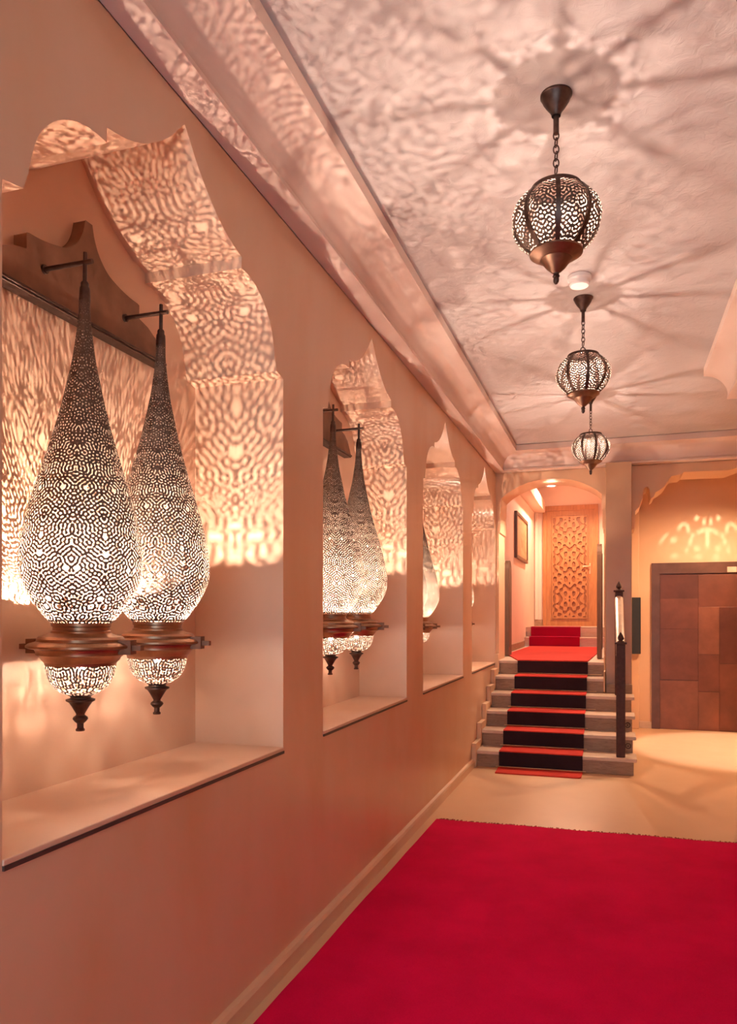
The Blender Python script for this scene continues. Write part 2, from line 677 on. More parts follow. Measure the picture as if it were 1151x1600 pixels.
h.box(HX0, HX0 + 0.02, YB2, 12.7, ZLAND, ZLAND + 0.10)
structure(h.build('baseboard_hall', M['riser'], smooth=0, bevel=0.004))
h = MB()
h.box(HX0, -1.27, HY - 0.03, HY, 1.28, 1.40)
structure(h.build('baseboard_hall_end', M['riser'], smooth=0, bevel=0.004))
h = MB()
h.box(HX0 + 0.01, HX0 + 0.07, HY - 0.05, HY, 1.40, 3.5)
structure(h.build('trim_4', M['hall'], smooth=0, bevel=0.006))

# baseboard along the left wall
b = MB()
prof = [(0, 0), (0.032, 0), (0.032, 0.062), (0.022, 0.075), (0.0, 0.08)]
b.prism(prof, lambda d, z: (WX + d, Y0, z), lambda d, z: (WX + d, 7.30, z))
structure(b.build('baseboard_left', M['wall'], smooth=0))
b = MB()
b.prism(prof, lambda d, z: (WR - d, Y0, z), lambda d, z: (WR - d, YR, z))
structure(b.build('baseboard_right', M['wall'], smooth=0))

# ------------------------------------------------------------------ staircase
SY, RISE, GO = 7.35, 0.16, 0.30
st = thing('staircase', 'broad stone staircase of six steps climbing to the left arch', 'staircase', (-0.58, SY, 0))


def under(parent, mb, name, mat, bevel=0.004, smooth=0):
    o = mb.build(name, mat, None, smooth=smooth, bevel=bevel)
    o.parent = parent
    o.matrix_parent_inverse = Matrix.Translation(-Vector(parent.location))
    return o


for i in range(6):
    y = SY + i * GO
    z1 = (i + 1) * RISE
    xr = 0.175 if i < 4 else -0.106
    xl = WX + 0.045 if i < 5 else JL + 0.002
    yb = y + GO if i < 5 else YB + 0.0
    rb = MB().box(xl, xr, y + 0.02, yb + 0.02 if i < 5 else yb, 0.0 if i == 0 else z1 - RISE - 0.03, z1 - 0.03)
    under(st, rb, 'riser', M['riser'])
    if i < 5:
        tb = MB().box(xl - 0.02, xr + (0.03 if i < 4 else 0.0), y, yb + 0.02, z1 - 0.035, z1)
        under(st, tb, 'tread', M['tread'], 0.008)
    else:
        tb = MB().box(xl - 0.005, xr, y, yb - 0.001, z1 - 0.035, z1)
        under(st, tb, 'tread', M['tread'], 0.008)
# stepped skirting on the wall side
for i in range(6):
    y = SY + i * GO
    sk = MB().box(WX + 0.001, WX + 0.045, y - 0.05, y + GO - 0.052 if i < 5 else YB - 0.001, 0 if i == 0 else i * RISE + 0.02, (i + 1) * RISE + 0.075)
    under(st, sk, 'skirting', M['arch'], 0.004)
for i in (4, 5):
    y = SY + i * GO
    sk = MB().box(-0.106, -0.09, y - 0.03, (y + GO - 0.032) if i == 4 else YB - 0.002, i * RISE + 0.02, (i + 1) * RISE + 0.075)
    under(st, sk, 'skirting', M['arch'], 0.003)
# iron rosettes on the risers beside the post
for i in (1, 2):
    y = SY + i * GO + 0.019
    z = i * RISE + 0.066
    ro = MB()
    ro.tube([(0.132 + 0.024 * math.cos(k * PI / 8), y, z + 0.024 * math.sin(k * PI / 8)) for k in range(16)], 0.005, 6, closed=True)
    o = under(st, ro, 'ring', M['iron'], 0, 40)
    ro = MB().tube([(0.132, y + 0.002, z), (0.132, y - 0.008, z)], 0.008, 8)
    under(st, ro, 'stud', M['iron'], 0, 40)

# the two upper steps
us = thing('upper_steps', 'two short pale steps at the far end of the landing below the door', 'steps', (-0.7, 12.7, ZLAND))
for i in range(2):
    y = 12.75 + i * 0.28
    z0 = ZLAND + i * RISE
    under(us, MB().box(HX0 + 0.01, -0.12, y + 0.015, y + (0.28 if i == 0 else 0.27), z0 - (0.03 if i else 0.0), z0 + RISE - 0.03), 'riser', M['tread'])
    under(us, MB().box(HX0 + 0.01, -0.12, y, y + (0.295 if i == 0 else 0.27), z0 + RISE - 0.035, z0 + RISE), 'tread', M['tread'], 0.008)

# ------------------------------------------------------------------ carpets
T = 0.012
ru = thing('stair_runner', 'stair carpet with red treads and charcoal risers up the stone staircase', 'carpet', (-0.675, SY, 0))
RX0, RX1 = -1.065, -0.28
# tongue on the floor
tg = MB()
tongue = [(RX0 - 0.005, SY - 0.0), (RX0 + 0.0, SY - 0.27), (RX1 - 0.02, SY - 0.26), (RX1 - 0.005, SY - 0.23), (RX1, SY)]
tg.prism(tongue, lambda x, y: (x, y, 0.0), lambda x, y: (x, y, T))
under(ru, tg, 'runner_tongue', M['runner'], 0.003)
for i in range(6):
    y = SY + i * GO
    z0 = i * RISE
    rz = MB().box(RX0, RX1, y - T, y - 0.0005, z0 + (T if i else T), z0 + RISE - 0.001)
    o = under(ru, rz, 'runner_riser', M['runner_dark'], 0.002)
    o['label'] = 'charcoal carpet strip on the riser'
    if i < 5:
        tr = MB().box(RX0, RX1, y - T - 0.001, y + GO - T, z0 + RISE + 0.0002, z0 + RISE + T)
        under(ru, tr, 'runner_tread', M['runner'], 0.005)
lr = MB()
poly = [(RX0, SY + 5 * GO - T), (RX1, SY + 5 * GO - T), (-0.20, 11.2), (-0.22, 12.72), (-1.33, 12.72), (-1.36, 10.1)]
lr.prism(poly, lambda x, y: (x, y, ZLAND + 0.0004), lambda x, y: (x, y, ZLAND + T))
under(ru, lr, 'landing_carpet', M['runner'], 0.003)
for i in range(2):
    y = 12.75 + i * 0.28
    z0 = ZLAND + i * RISE
    under(ru, MB().box(-1.345, -0.53, y - T, y - 0.0005, z0 + T, z0 + RISE - 0.001), 'upper_riser', M['carpet_upper'], 0.002)
    under(ru, MB().box(-1.345, -0.53, y - T - 0.001, y + 0.28 - T, z0 + RISE + 0.0003, z0 + RISE + T), 'upper_tread', M['carpet_upper'], 0.004)
# thin brass rods at the foot of the risers
for i in range(0, 6):
    y = SY + i * GO - T - 0.004
    z = i * RISE + T + 0.006
    xx1 = RX1 + (0.03 if i in (0, 1, 2) else 0.10 if i in (3, 4) else 0.15)
    rd = MB().tube([(RX0 - 0.03, y, z), (xx1, y, z)], 0.0045, 8)
    under(ru, rd, 'stair_rod', M['brass'], 0, 40)

# big crimson carpet
cp = thing('hall_carpet', 'large crimson carpet covering the corridor floor in the foreground', 'carpet', (-0.15, 2.0, 0))
rng = random.Random(3)
far = []
nx = 120
for k in range(nx + 1):
    x = -1.225 + (WR - 0.034 + 1.225) * k / nx
    far.append((x, 5.325 + 0.02 * (x + 1.2) + 0.006 * math.sin(x * 9) + rng.uniform(-0.009, 0.007)))
left = [(-1.225 - 0.02 * math.sin(k / 30 * PI) + rng.uniform(-0.003, 0.003), 5.30 - (5.30 - Y0) * k / 30) for k in range(1, 31)]
outline = list(reversed(far)) + left + [(WR - 0.034, Y0)]
cb = MB()
cb.poly([outline], lambda x, y: (x, y, 0.014))
cb.wall_strip(outline, lambda x, y: (x, y, 0.014), lambda x, y: (x, y, 0.0003))
under(cp, cb, 'carpet_pile', M['carpet'], 0)
fr = MB()
for k in range(420):
    x = -1.22 + (WR - 0.04 + 1.22) * (k + rng.random()) / 420
    y = 5.323 + 0.02 * (x + 1.2) + 0.006 * math.sin(x * 9)
    L = rng.uniform(0.015, 0.060)
    dx = rng.uniform(-0.015, 0.015)
    fr.tube([(x, y - 0.006, 0.009), (x + dx * 0.5, y + L * 0.5, 0.008), (x + dx, y + L, 0.004)], 0.0042, 4)
o = under(cp, fr, 'fringe', M['fringe'], 0)
o['kind'] = 'stuff'

# ------------------------------------------------------------------ railing
rl = thing('stair_railing', 'dark wooden stair railing with finial posts and handrail tinted pale for reflected light on the right edge', 'railing', (0.06, 7.45, RISE))


def newel(x, y, z, h):
    t = 0.041
    o = under(rl, MB().box(x - t, x + t, y - t, y + t, z, z + h), 'newel_post', M['newel'], 0.006)
    cap = MB().box(x - 0.054, x + 0.054, y - 0.054, y + 0.054, z + h, z + h + 0.018)
    cap.lathe([(0.036, z + h + 0.018), (0.028, z + h + 0.03)], 16, x, y)
    under(rl, cap, 'post_cap', M['newel'], 0.004)
    fi = MB().lathe([(0.0005, z + h + 0.115), (0.010, z + h + 0.10), (0.020, z + h + 0.082), (0.029, z + h + 0.060), (0.028, z + h + 0.045), (0.017, z + h + 0.034), (0.022, z + h + 0.028), (0.022, z + h + 0.017)], 18, x, y)
    under(rl, fi, 'finial', M['newel'], 0, 50)


newel(0.062, 7.44, RISE, 1.06)
newel(0.052, 8.42, 4 * RISE, 1.10)
hr = MB()
p0, p1 = Vector((0.062, 7.481, RISE + 0.96)), Vector((0.052, 8.379, 4 * RISE + 1.02))
sec = [(-0.038, -0.03), (0.038, -0.03), (0.042, 0.0), (0.036, 0.022), (0.014, 0.034), (-0.014, 0.034), (-0.036, 0.022), (-0.042, 0.0)]
vs_ = [(p0.x + a, p0.y, p0.z + c_) for a, c_ in sec] + [(p1.x + a, p1.y, p1.z + c_) for a, c_ in sec]
ns = len(sec)
hr.add(vs_, [(k, (k + 1) % ns, ns + (k + 1) % ns, ns + k) for k in range(ns)] + [tuple(range(ns)), tuple(reversed(range(ns, 2 * ns)))])
o = under(rl, hr, 'handrail', M['rail'], 0.002)
o['label'] = 'polished handrail, reflected light put into its pale colour'

# ------------------------------------------------------------------ filigree


def field2(a, b, lam, seed, n=48):
    """labyrinth pattern: random waves of one wavelength in surface coordinates"""
    rg = np.random.default_rng(seed)
    th = rg.uniform(0, 2 * np.pi, n)
    ph = rg.uniform(0, 2 * np.pi, n)
    out = np.zeros(a.shape)
    quad = np.zeros(a.shape)
    k = 2 * np.pi / lam
    for i in range(n):
        p = k * (a * math.cos(th[i]) + b * math.sin(th[i])) + ph[i]
        out += np.cos(p)
        quad += np.sin(p)
    out /= math.sqrt(n / 2)
    quad /= math.sqrt(n / 2)
    return 1.55 * out / (np.sqrt(out ** 2 + quad ** 2) + 0.55)   # even stroke widths


def perforate(P, F, wrap, keep_all=False):
    """P: rows x cols x 3 grid, F: metal where F > 0 -> verts, faces (largest connected sheet only)"""
    R, C = F.shape
    verts, faces = [], []
    cache = {}
    Pl = P.tolist()
    Fl = F.tolist()

    def corner(i, j):
        k = (i, j)
        if k not in cache:
            cache[k] = len(verts)
            verts.append(Pl[i][j])
        return cache[k]

    def cut(a, b):
        k = (a, b) if a < b else (b, a)
        if k not in cache:
            (i0, j0), (i1, j1) = k
            f0, f1 = Fl[i0][j0], Fl[i1][j1]
            t = min(0.97, max(0.03, f0 / (f0 - f1)))
            p, q = Pl[i0][j0], Pl[i1][j1]
            cache[k] = len(verts)
            verts.append([p[d] + (q[d] - p[d]) * t for d in range(3)])
        return cache[k]

    for i in range(R - 1):
        for j in range(C if wrap else C - 1):
            j2 = (j + 1) % C
            cs = [(i, j), (i + 1, j), (i + 1, j2), (i, j2)]
            ins = [Fl[a][b] > 0 for a, b in cs]
            if not any(ins):
                continue
            if all(ins):
                faces.append([corner(*q) for q in cs])
                continue
            poly = []
            for k in range(4):
                a, b = cs[k], cs[(k + 1) % 4]
                if ins[k]:
                    poly.append(corner(*a))
                if ins[k] != ins[(k + 1) % 4]:
                    poly.append(cut(a, b))
            if len(poly) >= 3:
                faces.append(poly)
    par = list(range(len(verts)))

    def find(x):
        while par[x] != x:
            par[x] = par[par[x]]
            x = par[x]
        return x

    for fc in faces:
        r0 = find(fc[0])
        for q in fc[1:]:
            r1 = find(q)
            if r1 != r0:
                par[r1] = r0
    cnt = {}
    for fc in faces:
        k = find(fc[0])
        cnt[k] = cnt.get(k, 0) + 1
    big = max(cnt, key=cnt.get)
    if not keep_all:
        faces = [fc for fc in faces if find(fc[0]) == big]
    used = sorted({v for fc in faces for v in fc})
    mp = {v: k for k, v in enumerate(used)}
    return [verts[v] for v in used], [[mp[v] for v in fc] for fc in faces]


def filigree_shell(prof, cols, rows, lam_fn, thr_fn, sectors, seed, rim=2):
    prof = smooth_line(prof, 12)
    pr = np.array(prof)
    ds = np.hypot(np.diff(pr[:, 0]), np.diff(pr[:, 1]))
    s = np.concatenate([[0], np.cumsum(ds)])
    ss = np.linspace(0, s[-1], rows)
    r = np.interp(ss, s, pr[:, 0])
    z = np.interp(ss, s, pr[:, 1])
    ang = np.arange(cols) * 2 * np.pi / cols
    sec = 2 * np.pi / sectors
    fold = np.abs(((ang) % sec) - sec / 2)
    P = np.stack([r[:, None] * np.cos(ang)[None], r[:, None] * np.sin(ang)[None], np.repeat(z[:, None], cols, 1)], -1)
    lam = np.array([lam_fn(t) for t in ss / s[-1]])
    g = lam.mean() / lam
    sc = np.cumsum(np.concatenate([[0], np.diff(ss)]) * g)
    F = field2(fold[None] * (r * g)[:, None], np.repeat(sc[:, None], cols, 1), lam.mean(), seed)
    F -= np.array([thr_fn(t) for t in ss / s[-1]])[:, None]
    F[:rim] = 1
    F[-rim:] = 1
    return perforate(P, F, True)


def mesh_of(name, vf, mat):
    m = MB()
    m.v = [tuple(p) for p in vf[0]]
    m.f = [tuple(q) for q in vf[1]]
    return m.mesh(name, mat, smooth=60)


body_prof = [(0.0165, -0.115), (0.019, -0.18), (0.034, -0.298), (0.050, -0.377), (0.072, -0.475), (0.099, -0.573), (0.129, -0.671), (0.157, -0.769), (0.177, -0.867), (0.181, -0.916), (0.176, -0.965), (0.151, -1.024), (0.112, -1.083), (0.084, -1.114)]
dome_prof = [(0.103, -1.236), (0.1015, -1.255), (0.094, -1.282), (0.079, -1.305), (0.058, -1.322), (0.036, -1.332)]
SHELL = mesh_of('filigree_shell', filigree_shell(body_prof, 600, 560, lambda t: 0.0070 + 0.0040 * min(1, t * 1.5), lambda t: -0.30 - 0.62 * min(1, max(0, (0.72 - t) / 0.42)), 6, 17), M['pierced'])
DOME = mesh_of('lower_dome', filigree_shell(dome_prof, 360, 80, lambda t: 0.0100, lambda t: -0.22, 6, 5), M['pierced'])

# ------------------------------------------------------------------ hanging lanterns
cap = MB().lathe([(0.0001, -0.060), (0.010, -0.061), (0.0125, -0.066), (0.0125, -0.076), (0.0155, -0.080), (0.0165, -0.095), (0.0172, -0.118)], 20)
CAP = cap.mesh('neck_cap', M['iron'], 50)
post = MB().tube([(0, 0, 0.03), (0, 0, -0.062)], 0.0065, 10)
POST = post.mesh('hanging_post', M['iron'], 50)
collar = MB().lathe([(0.082, -1.108), (0.087, -1.110), (0.087, -1.119), (0.083, -1.122), (0.083, -1.131), (0.087, -1.134), (0.088, -1.140), (0.104, -1.147), (0.122, -1.151), (0.128, -1.158), (0.129, -1.166), (0.150, -1.172), (0.158, -1.178), (0.158, -1.184), (0.150, -1.187), (0.134, -1.190), (0.130, -1.198), (0.130, -1.206), (0.118, -1.214), (0.114, -1.222), (0.106, -1.230), (0.104, -1.238)], 56)
COLLAR = collar.mesh('collar', M['copper'], 30)
fin = MB().lathe([(0.038, -1.330), (0.030, -1.336), (0.031, -1.341), (0.043, -1.344), (0.043, -1.349), (0.034, -1.354), (0.026, -1.366), (0.018, -1.380), (0.013, -1.389), (0.013, -1.393), (0.021, -1.399), (0.023, -1.405), (0.017, -1.413), (0.010, -1.419), (0.010, -1.432), (0.014, -1.437), (0.013, -1.442), (0.0005, -1.443)], 28)
FIN = fin.mesh('finial', M['iron'], 30)
blk = MB().box(0.122, 0.165, -0.024, 0.024, -1.204, -1.160)
blk.box(0.1648, 0.167, -0.009, 0.009, -1.194, -1.176)
blk.box(0.120, 0.192, -0.012, 0.012, -1.192, -1.176)
LATCH = blk.mesh('latch', M['latch'], 0)


def bulb_mesh(name, r, zc, mat):
    pr = [(0.0003, zc + r * 1.3), (r * 0.6, zc + r * 0.85), (r * 0.95, zc + r * 0.3), (r, zc - r * 0.1), (r * 0.75, zc - r * 0.7), (0.0003, zc - r)]
    return MB().lathe(pr, 10).mesh(name, mat, 60)


BULB = bulb_mesh('bulb', 0.004, -1.150, M['bulb'])
BULB2 = bulb_mesh('bulb', 0.012, -1.245, M['bulb_small'])


BAFFLE = MB().lathe([(0.0001, -1.166), (0.018, -1.166), (0.020, -1.172), (0.126, -1.173), (0.126, -1.176), (0.0001, -1.176)], 32).mesh('light_baffle', M['copper'], 40)  # unseen plate added inside the collar to block the bulb's downward light


def make_lantern(label):
    t = thing('hanging_lantern', label, 'lantern', group='teardrop filigree lanterns in the wall niches')
    link('filigree_shell', SHELL, t)
    link('lower_dome', DOME, t)
    link('neck_cap', CAP, t)
    link('hanging_post', POST, t)
    link('collar', COLLAR, t)
    link('finial', FIN, t)
    for an in (14, 194):
        la = link('latch', LATCH, t)
        la.rotation_euler = (0, 0, math.radians(an))
    link('bulb', BULB, t)
    link('light_baffle', BAFFLE, t)
    link('bulb', BULB2, t)
    return t


LAN_LABELS = [
    ('largest teardrop filigree lantern, left one of the pair in the nearest niche', 'teardrop filigree lantern behind the largest one, right of the pair in nearest niche'),
    ('left teardrop filigree lantern in the second niche, cut off by the niche edge', 'right teardrop filigree lantern of the pair in the second niche'),
    ('left filigree lantern in the third niche, behind the pier', 'teardrop filigree lantern half hidden by the edge of the third niche'),
    ('left filigree lantern in the farthest niche beside the stairs', 'right filigree lantern in the farthest niche, a sliver at its edge'),
]
proto = make_lantern('')
ROD_Z = 2.583
half_b = [(0.455, 2.50), (0.43, 2.53), (0.39, 2.577), (0.34, 2.602), (0.285, 2.615), (0.285, 2.665)]
half_b += smooth_line([(0.275, 2.668), (0.22, 2.672), (0.155, 2.685), (0.10, 2.705), (0.055, 2.745), (0.03, 2.79), (0.018, 2.836)], 4)
BOARD_LABELS = ['dark brown scalloped bracket board in the nearest niche, holding two lanterns', 'dark bracket board at the top of the second niche', 'dark bracket board at the top of the third niche', 'dark bracket board at the top of the farthest niche']
for i, yc in enumerate(NICHES):
    bt = thing('bracket_board', BOARD_LABELS[i], 'bracket', (BACKS[i], yc, 2.5 + (0.03 if i == 1 else 0)), group='bracket boards holding the niche lanterns')
    bl = [(a_, z - 2.5) for a_, z in half_b] + [(-a_, z - 2.5) for a_, z in reversed(half_b)]
    bm_ = MB()
    bm_.prism(bl, lambda a_, z: (0.001, a_, z), lambda a_, z: (0.05, a_, z))
    bm_.build('board', M['board'], bt, smooth=35, bevel=0.004)
    lip = MB().box(0.001, 0.057, -0.46, 0.46, -0.010, 0.0).box(0.001, 0.052, -0.455, 0.455, -0.017, -0.010)
    lip.build('moulding', M['iron'], bt, smooth=0, bevel=0.005)
    hang_x, *dys = LAMPS[i]
    for s, dy in enumerate(dys):
        zz = ROD_Z - 2.5
        rd = MB().tube([(0.05, dy, zz), (hang_x - BACKS[i] + 0.027, dy, zz)], 0.0075, 12)
        rod = rd.build('rod', M['iron'], bt, smooth=50)
        ro = MB().tube([(0.048, dy, zz), (0.058, dy, zz)], 0.014, 14)
        ro.build('rosette', M['iron'], rod, smooth=40)
        ln = proto if (i == 0 and s == 0) else copy_tree(proto)
        ln['label'] = LAN_LABELS[i][s]
        ln.location = (hang_x, yc + dy, ROD_Z + (0.03 if i == 1 else 0))
        ln.rotation_euler = (0, math.radians(0.7), 0)

# ------------------------------------------------------------------ pendant lanterns (z = 0 at the ceiling)
can = MB().lathe([(0.058, 0.0), (0.058, -0.006), (0.054, -0.010), (0.049, -0.024), (0.036, -0.045), (0.023, -0.062), (0.018, -0.072), (0.0165, -0.080)], 32)
can.lathe([(0.0001, 0.0), (0.058, 0.0)], 32)
CAN = can.mesh('canopy', M['iron'], 40)
STEM = MB().tube([(0, 0, -0.076), (0, 0, -0.145)], 0.0105, 14).mesh('stem', M['iron'], 40)


def link_mesh(hh, ww, r):
    pts = []
    for k in range(20):
        a = 2 * PI * k / 20
        pts.append((ww * math.cos(a), 0, hh * math.sin(a)))
    return MB().tube(pts, r, 7, closed=True).mesh('chain_link', M['iron'], 60)


LINK = link_mesh(0.0165, 0.0105, 0.0026)
RING = link_mesh(0.019, 0.018, 0.0034)
ZT, ZBt = -0.345, -0.590     # globe top and bottom
gl = [(0.088, ZT - 0.012), (0.117, ZT - 0.035), (0.142, ZT - 0.070), (0.1525, ZT - 0.105), (0.154, ZT - 0.128), (0.148, ZT - 0.160), (0.130, ZT - 0.195), (0.106, ZT - 0.222), (0.088, ZBt + 0.006)]
gls = smooth_line(gl, 6)
TOP = MB().lathe([(0.0001, ZT + 0.010), (0.012, ZT + 0.010), (0.016, ZT + 0.004), (0.065, ZT + 0.003), (0.093, ZT - 0.002), (0.096, ZT - 0.008), (0.095, ZT - 0.018), (0.088, ZT - 0.020)], 40).mesh('top_cap', M['iron'], 35)
BOT = MB().lathe([(0.086, ZBt + 0.010), (0.097, ZBt + 0.004), (0.097, ZBt - 0.002), (0.088, ZBt - 0.008), (0.066, ZBt - 0.022), (0.058, ZBt - 0.024), (0.050, ZBt - 0.034), (0.034, ZBt - 0.055), (0.020, ZBt - 0.068), (0.013, ZBt - 0.074), (0.0001, ZBt - 0.0745)], 40).mesh('bottom_cap', M['bronze'], 35)
PFIN = MB().lathe([(0.012, ZBt - 0.072), (0.009, ZBt - 0.078), (0.0125, ZBt - 0.083), (0.0135, ZBt - 0.087), (0.0095, ZBt - 0.091), (0.011, ZBt - 0.098), (0.010, ZBt - 0.106), (0.005, ZBt - 0.114), (0.0001, ZBt - 0.116)], 20).mesh('finial', M['iron'], 40)
# rib: flat strip following the globe profile
rb = MB()
vs_, fs = [], []
for (r_, z_) in gls:
    for dx_, dy_ in ((-0.004, -0.0085), (0.005, -0.0085), (0.005, 0.0085), (-0.004, 0.0085)):
        vs_.append((r_ + dx_, dy_, z_))
for k in range(len(gls) - 1):
    for q in range(4):
        q2 = (q + 1) % 4
        fs.append((k * 4 + q, k * 4 + q2, (k + 1) * 4 + q2, (k + 1) * 4 + q))
RIB = rb.add(vs_, fs).mesh('rib', M['iron'], 40)
# one bulging filigree panel between two ribs
NU, NV = 72, 170
pr = np.array(gls)
sl_ = np.concatenate([[0], np.cumsum(np.hypot(np.diff(pr[:, 0]), np.diff(pr[:, 1])))])
sv = np.linspace(0, sl_[-1], NV)
rv = np.interp(sv, sl_, pr[:, 0])
zv = np.interp(sv, sl_, pr[:, 1])
uu = np.linspace(-1, 1, NU)
vv = sv / sl_[-1]
ang = uu * math.radians(22.5)
bul = 1 + 0.085 * (1 - uu[None] ** 2) * np.sin(np.pi * vv)[:, None] ** 0.7
RR = rv[:, None] * bul
P = np.stack([RR * np.cos(ang)[None], RR * np.sin(ang)[None], np.repeat(zv[:, None], NU, 1)], -1)
F = field2(np.abs(RR * ang[None]), np.repeat(sv[:, None], NU, 1), 0.0125, 23) + 0.55
edge_d = (1 - np.abs(uu))[None] * rv[:, None] * math.radians(22.5)
F = np.where(edge_d < 0.007, 1.0, F)
F[:2] = 1
F[-2:] = 1
PANEL = mesh_of('filigree_panel', perforate(P, F, False), M['pierced'])
PBULB = bulb_mesh('bulb', 0.013, -0.614, M['bulb_pendant'])


def make_pendant(label):
    t = thing('pendant_lantern', label, 'lantern', group='round pendant lanterns hanging along the ceiling')
    link('canopy', CAN, t)
    link('stem', STEM, t)
    z = -0.152
    k = 0
    while z > ZT + 0.050:
        o_ = link('chain_link', LINK, t)
        o_.location = (0, 0, z)
        o_.rotation_euler = (0, 0.12 * (-1) ** k, (PI / 2) * (k % 2) + 0.5)
        z -= 0.0255
        k += 1
    o_ = link('chain_ring', RING, t)
    o_.location = (0, 0, ZT + 0.024)
    o_.rotation_euler = (0, 0, 0.6)
    link('top_cap', TOP, t)
    link('bottom_cap', BOT, t)
    link('finial', PFIN, t)
    for k in range(8):
        a_ = math.radians(45 * k + 7)
        link('rib', RIB, t).rotation_euler = (0, 0, a_)
        link('filigree_panel', PANEL, t).rotation_euler = (0, 0, a_ + math.radians(22.5))
    link('bulb', PBULB, t)
    return t


PEND_LABELS = ['nearest and largest round filigree pendant lantern on a chain', 'middle of the three round pendant lanterns, beyond the smoke detector', 'farthest and smallest pendant lantern, before the stair arch']
pp = make_pendant('')
for i, (x, y) in enumerate(((-0.204, 2.867), (-0.178, 4.76), (-0.193, 6.87))):
    o = pp if i == 0 else copy_tree(pp)
    o.location = (x, y, ZC)
    o.rotation_euler = (0, 0, 0.0 + 0.1 * i)
    o['label'] = PEND_LABELS[i]

# smoke detector
sd = thing('smoke_detector', 'small white round smoke detector on the ceiling behind the nearest pendant', 'smoke detector', (-0.187, 4.45, ZC))
MB().lathe([(0.0001, 0), (0.066, 0), (0.066, -0.020), (0.060, -0.026)], 36).build('base', M['white'], sd, 35)
MB().lathe([(0.060, -0.026), (0.056, -0.032), (0.056, -0.048), (0.050, -0.056), (0.030, -0.058), (0.0001, -0.058)], 36).build('cover', M['white'], sd, 35)

# ------------------------------------------------------------------ lift
S_, C_ = math.sin(math.radians(18.13)), math.cos(math.radians(18.13))
lf = thing('lift_doors', 'brown copper patchwork lift door in a dark frame', 'elevator', (1.0, YL, 0))
LX0, LX1 = 0.473, 1.62
ZTOP = 2.172
fr_ = MB()
fr_.prism([(LX0, 0.0), (LX0, ZTOP), (LX1, ZTOP), (LX1, 0.0), (LX1 - 0.11, 0.0), (LX1 - 0.11, ZTOP - 0.14), (LX0 + 0.10, ZTOP - 0.14), (LX0 + 0.10, 0.0)], lambda x, z: (x, YL - 0.03, z), lambda x, z: (x, YL - 0.0005, z))
under(lf, fr_, 'door_frame', M['lift_frame'], 0.004)
bk = MB().box(LX0 + 0.09, LX1 - 0.10, YL - 0.0045, YL - 0.0006, 0.0, ZTOP - 0.13)
under(lf, bk, 'door_leaf', M['sheet_dark'], 0)


def lift_px(x, y):
    return on_back(900 + x / 2.757, 700 + y / 2.757, YL)


for (x0, y0, x1, y1, k, dd) in [
    (360, 545, 525, 650, 'sheet_dark', 0.004), (525, 545, 700, 685, 'sheet_mid', 0.006), (360, 650, 525, 780, 'sheet_mid', 0.008),
    (525, 685, 615, 890, 'sheet_light', 0.009), (615, 685, 700, 930, 'sheet_dark', 0.004), (360, 780, 525, 1000, 'sheet_mid', 0.005),
    (525, 890, 615, 1050, 'sheet_mid', 0.006), (360, 1000, 525, 1222, 'sheet_light', 0.007), (525, 1050, 615, 1222, 'sheet_light', 0.004), (615, 930, 700, 1222, 'sheet_mid', 0.006)]:
    a0, a1 = lift_px(x0, y0), lift_px(x1, y1)
    X0, X1 = max(a0[0], LX0 + 0.10), min(a1[0], LX1 - 0.11)
    Z1, Z0 = min(a0[1], ZTOP - 0.14), max(a1[1], 0.002)
    under(lf, MB().box(X0 + 0.001, X1 - 0.001, YL - 0.0045 - dd, YL - 0.004, Z0 + 0.001, Z1 - 0.001), 'copper_sheet', M[k], 0.0015)
sg = on_back(1142.5, 890, YL)
o = under(lf, MB().box(sg[0] - 0.055, sg[0] + 0.055, YL - 0.036, YL - 0.030, sg[1] - 0.035, sg[1] + 0.035), 'sign_plate', M['rail'], 0.003)
o['label'] = 'small pale plate on the door frame'

# black panel on the pier
tag(MB().box(0.196, 0.334, YL - 0.175, YL - 0.1205, 0.985, 1.722).build('wall_panel', M['black'], None, 0, bevel=0.006), 'tall narrow black box on the wall between the stair and the lift', 'wall panel')

# ------------------------------------------------------------------ upper hall things
dr = thing('carved_door', 'carved orange wooden door at the end of the upper hall', 'door', (-0.75, HY, 1.28))
DX0, DX1 = on_back(848, 960, HY)[0], on_back(934.5, 960, HY)[0]
DZT = on_back(890, 790, HY)[1]
fm = MB()
fm.prism([(DX0, 1.28), (DX0, DZT), (DX1, DZT), (DX1, 1.28), (DX1 - 0.07, 1.28), (DX1 - 0.07, DZT - 0.09), (DX0 + 0.07, DZT - 0.09), (DX0 + 0.07, 1.28)], lambda x, z: (x, HY - 0.05, z), lambda x, z: (x, HY - 0.0005, z))
under(dr, fm, 'door_frame', M['door'], 0.006)
under(dr, MB().box(DX0 + 0.06, DX1 - 0.06, HY - 0.025, HY - 0.001, 1.281, DZT - 0.08), 'door_leaf', M['door'], 0.002)
# carved relief: interlaced arabesque ridges
cx0, cx1, cz0, cz1 = DX0 + 0.17, DX1 - 0.19, 1.42, DZT - 0.20
mcx = (cx0 + cx1) / 2
cw = (cx1 - cx0) / 2
under(dr, MB().prism([(cx0 - 0.03, cz0 - 0.03), (cx1 + 0.03, cz0 - 0.03), (cx1 + 0.03, cz1 + 0.03), (cx0 - 0.03, cz1 + 0.03), (cx0 - 0.03, cz0 - 0.029), (cx0 - 0.01, cz0 - 0.01), (cx0 - 0.01, cz1 + 0.01), (cx1 + 0.01, cz1 + 0.01), (cx1 + 0.01, cz0 - 0.01), (cx0 - 0.01, cz0 - 0.0101)], lambda x, z: (x, HY - 0.036, z), lambda x, z: (x, HY - 0.024, z)), 'panel_moulding', M['door'], 0)
gx = np.linspace(cx0, cx1, 90)
gz = np.linspace(cz0, cz1, 190)
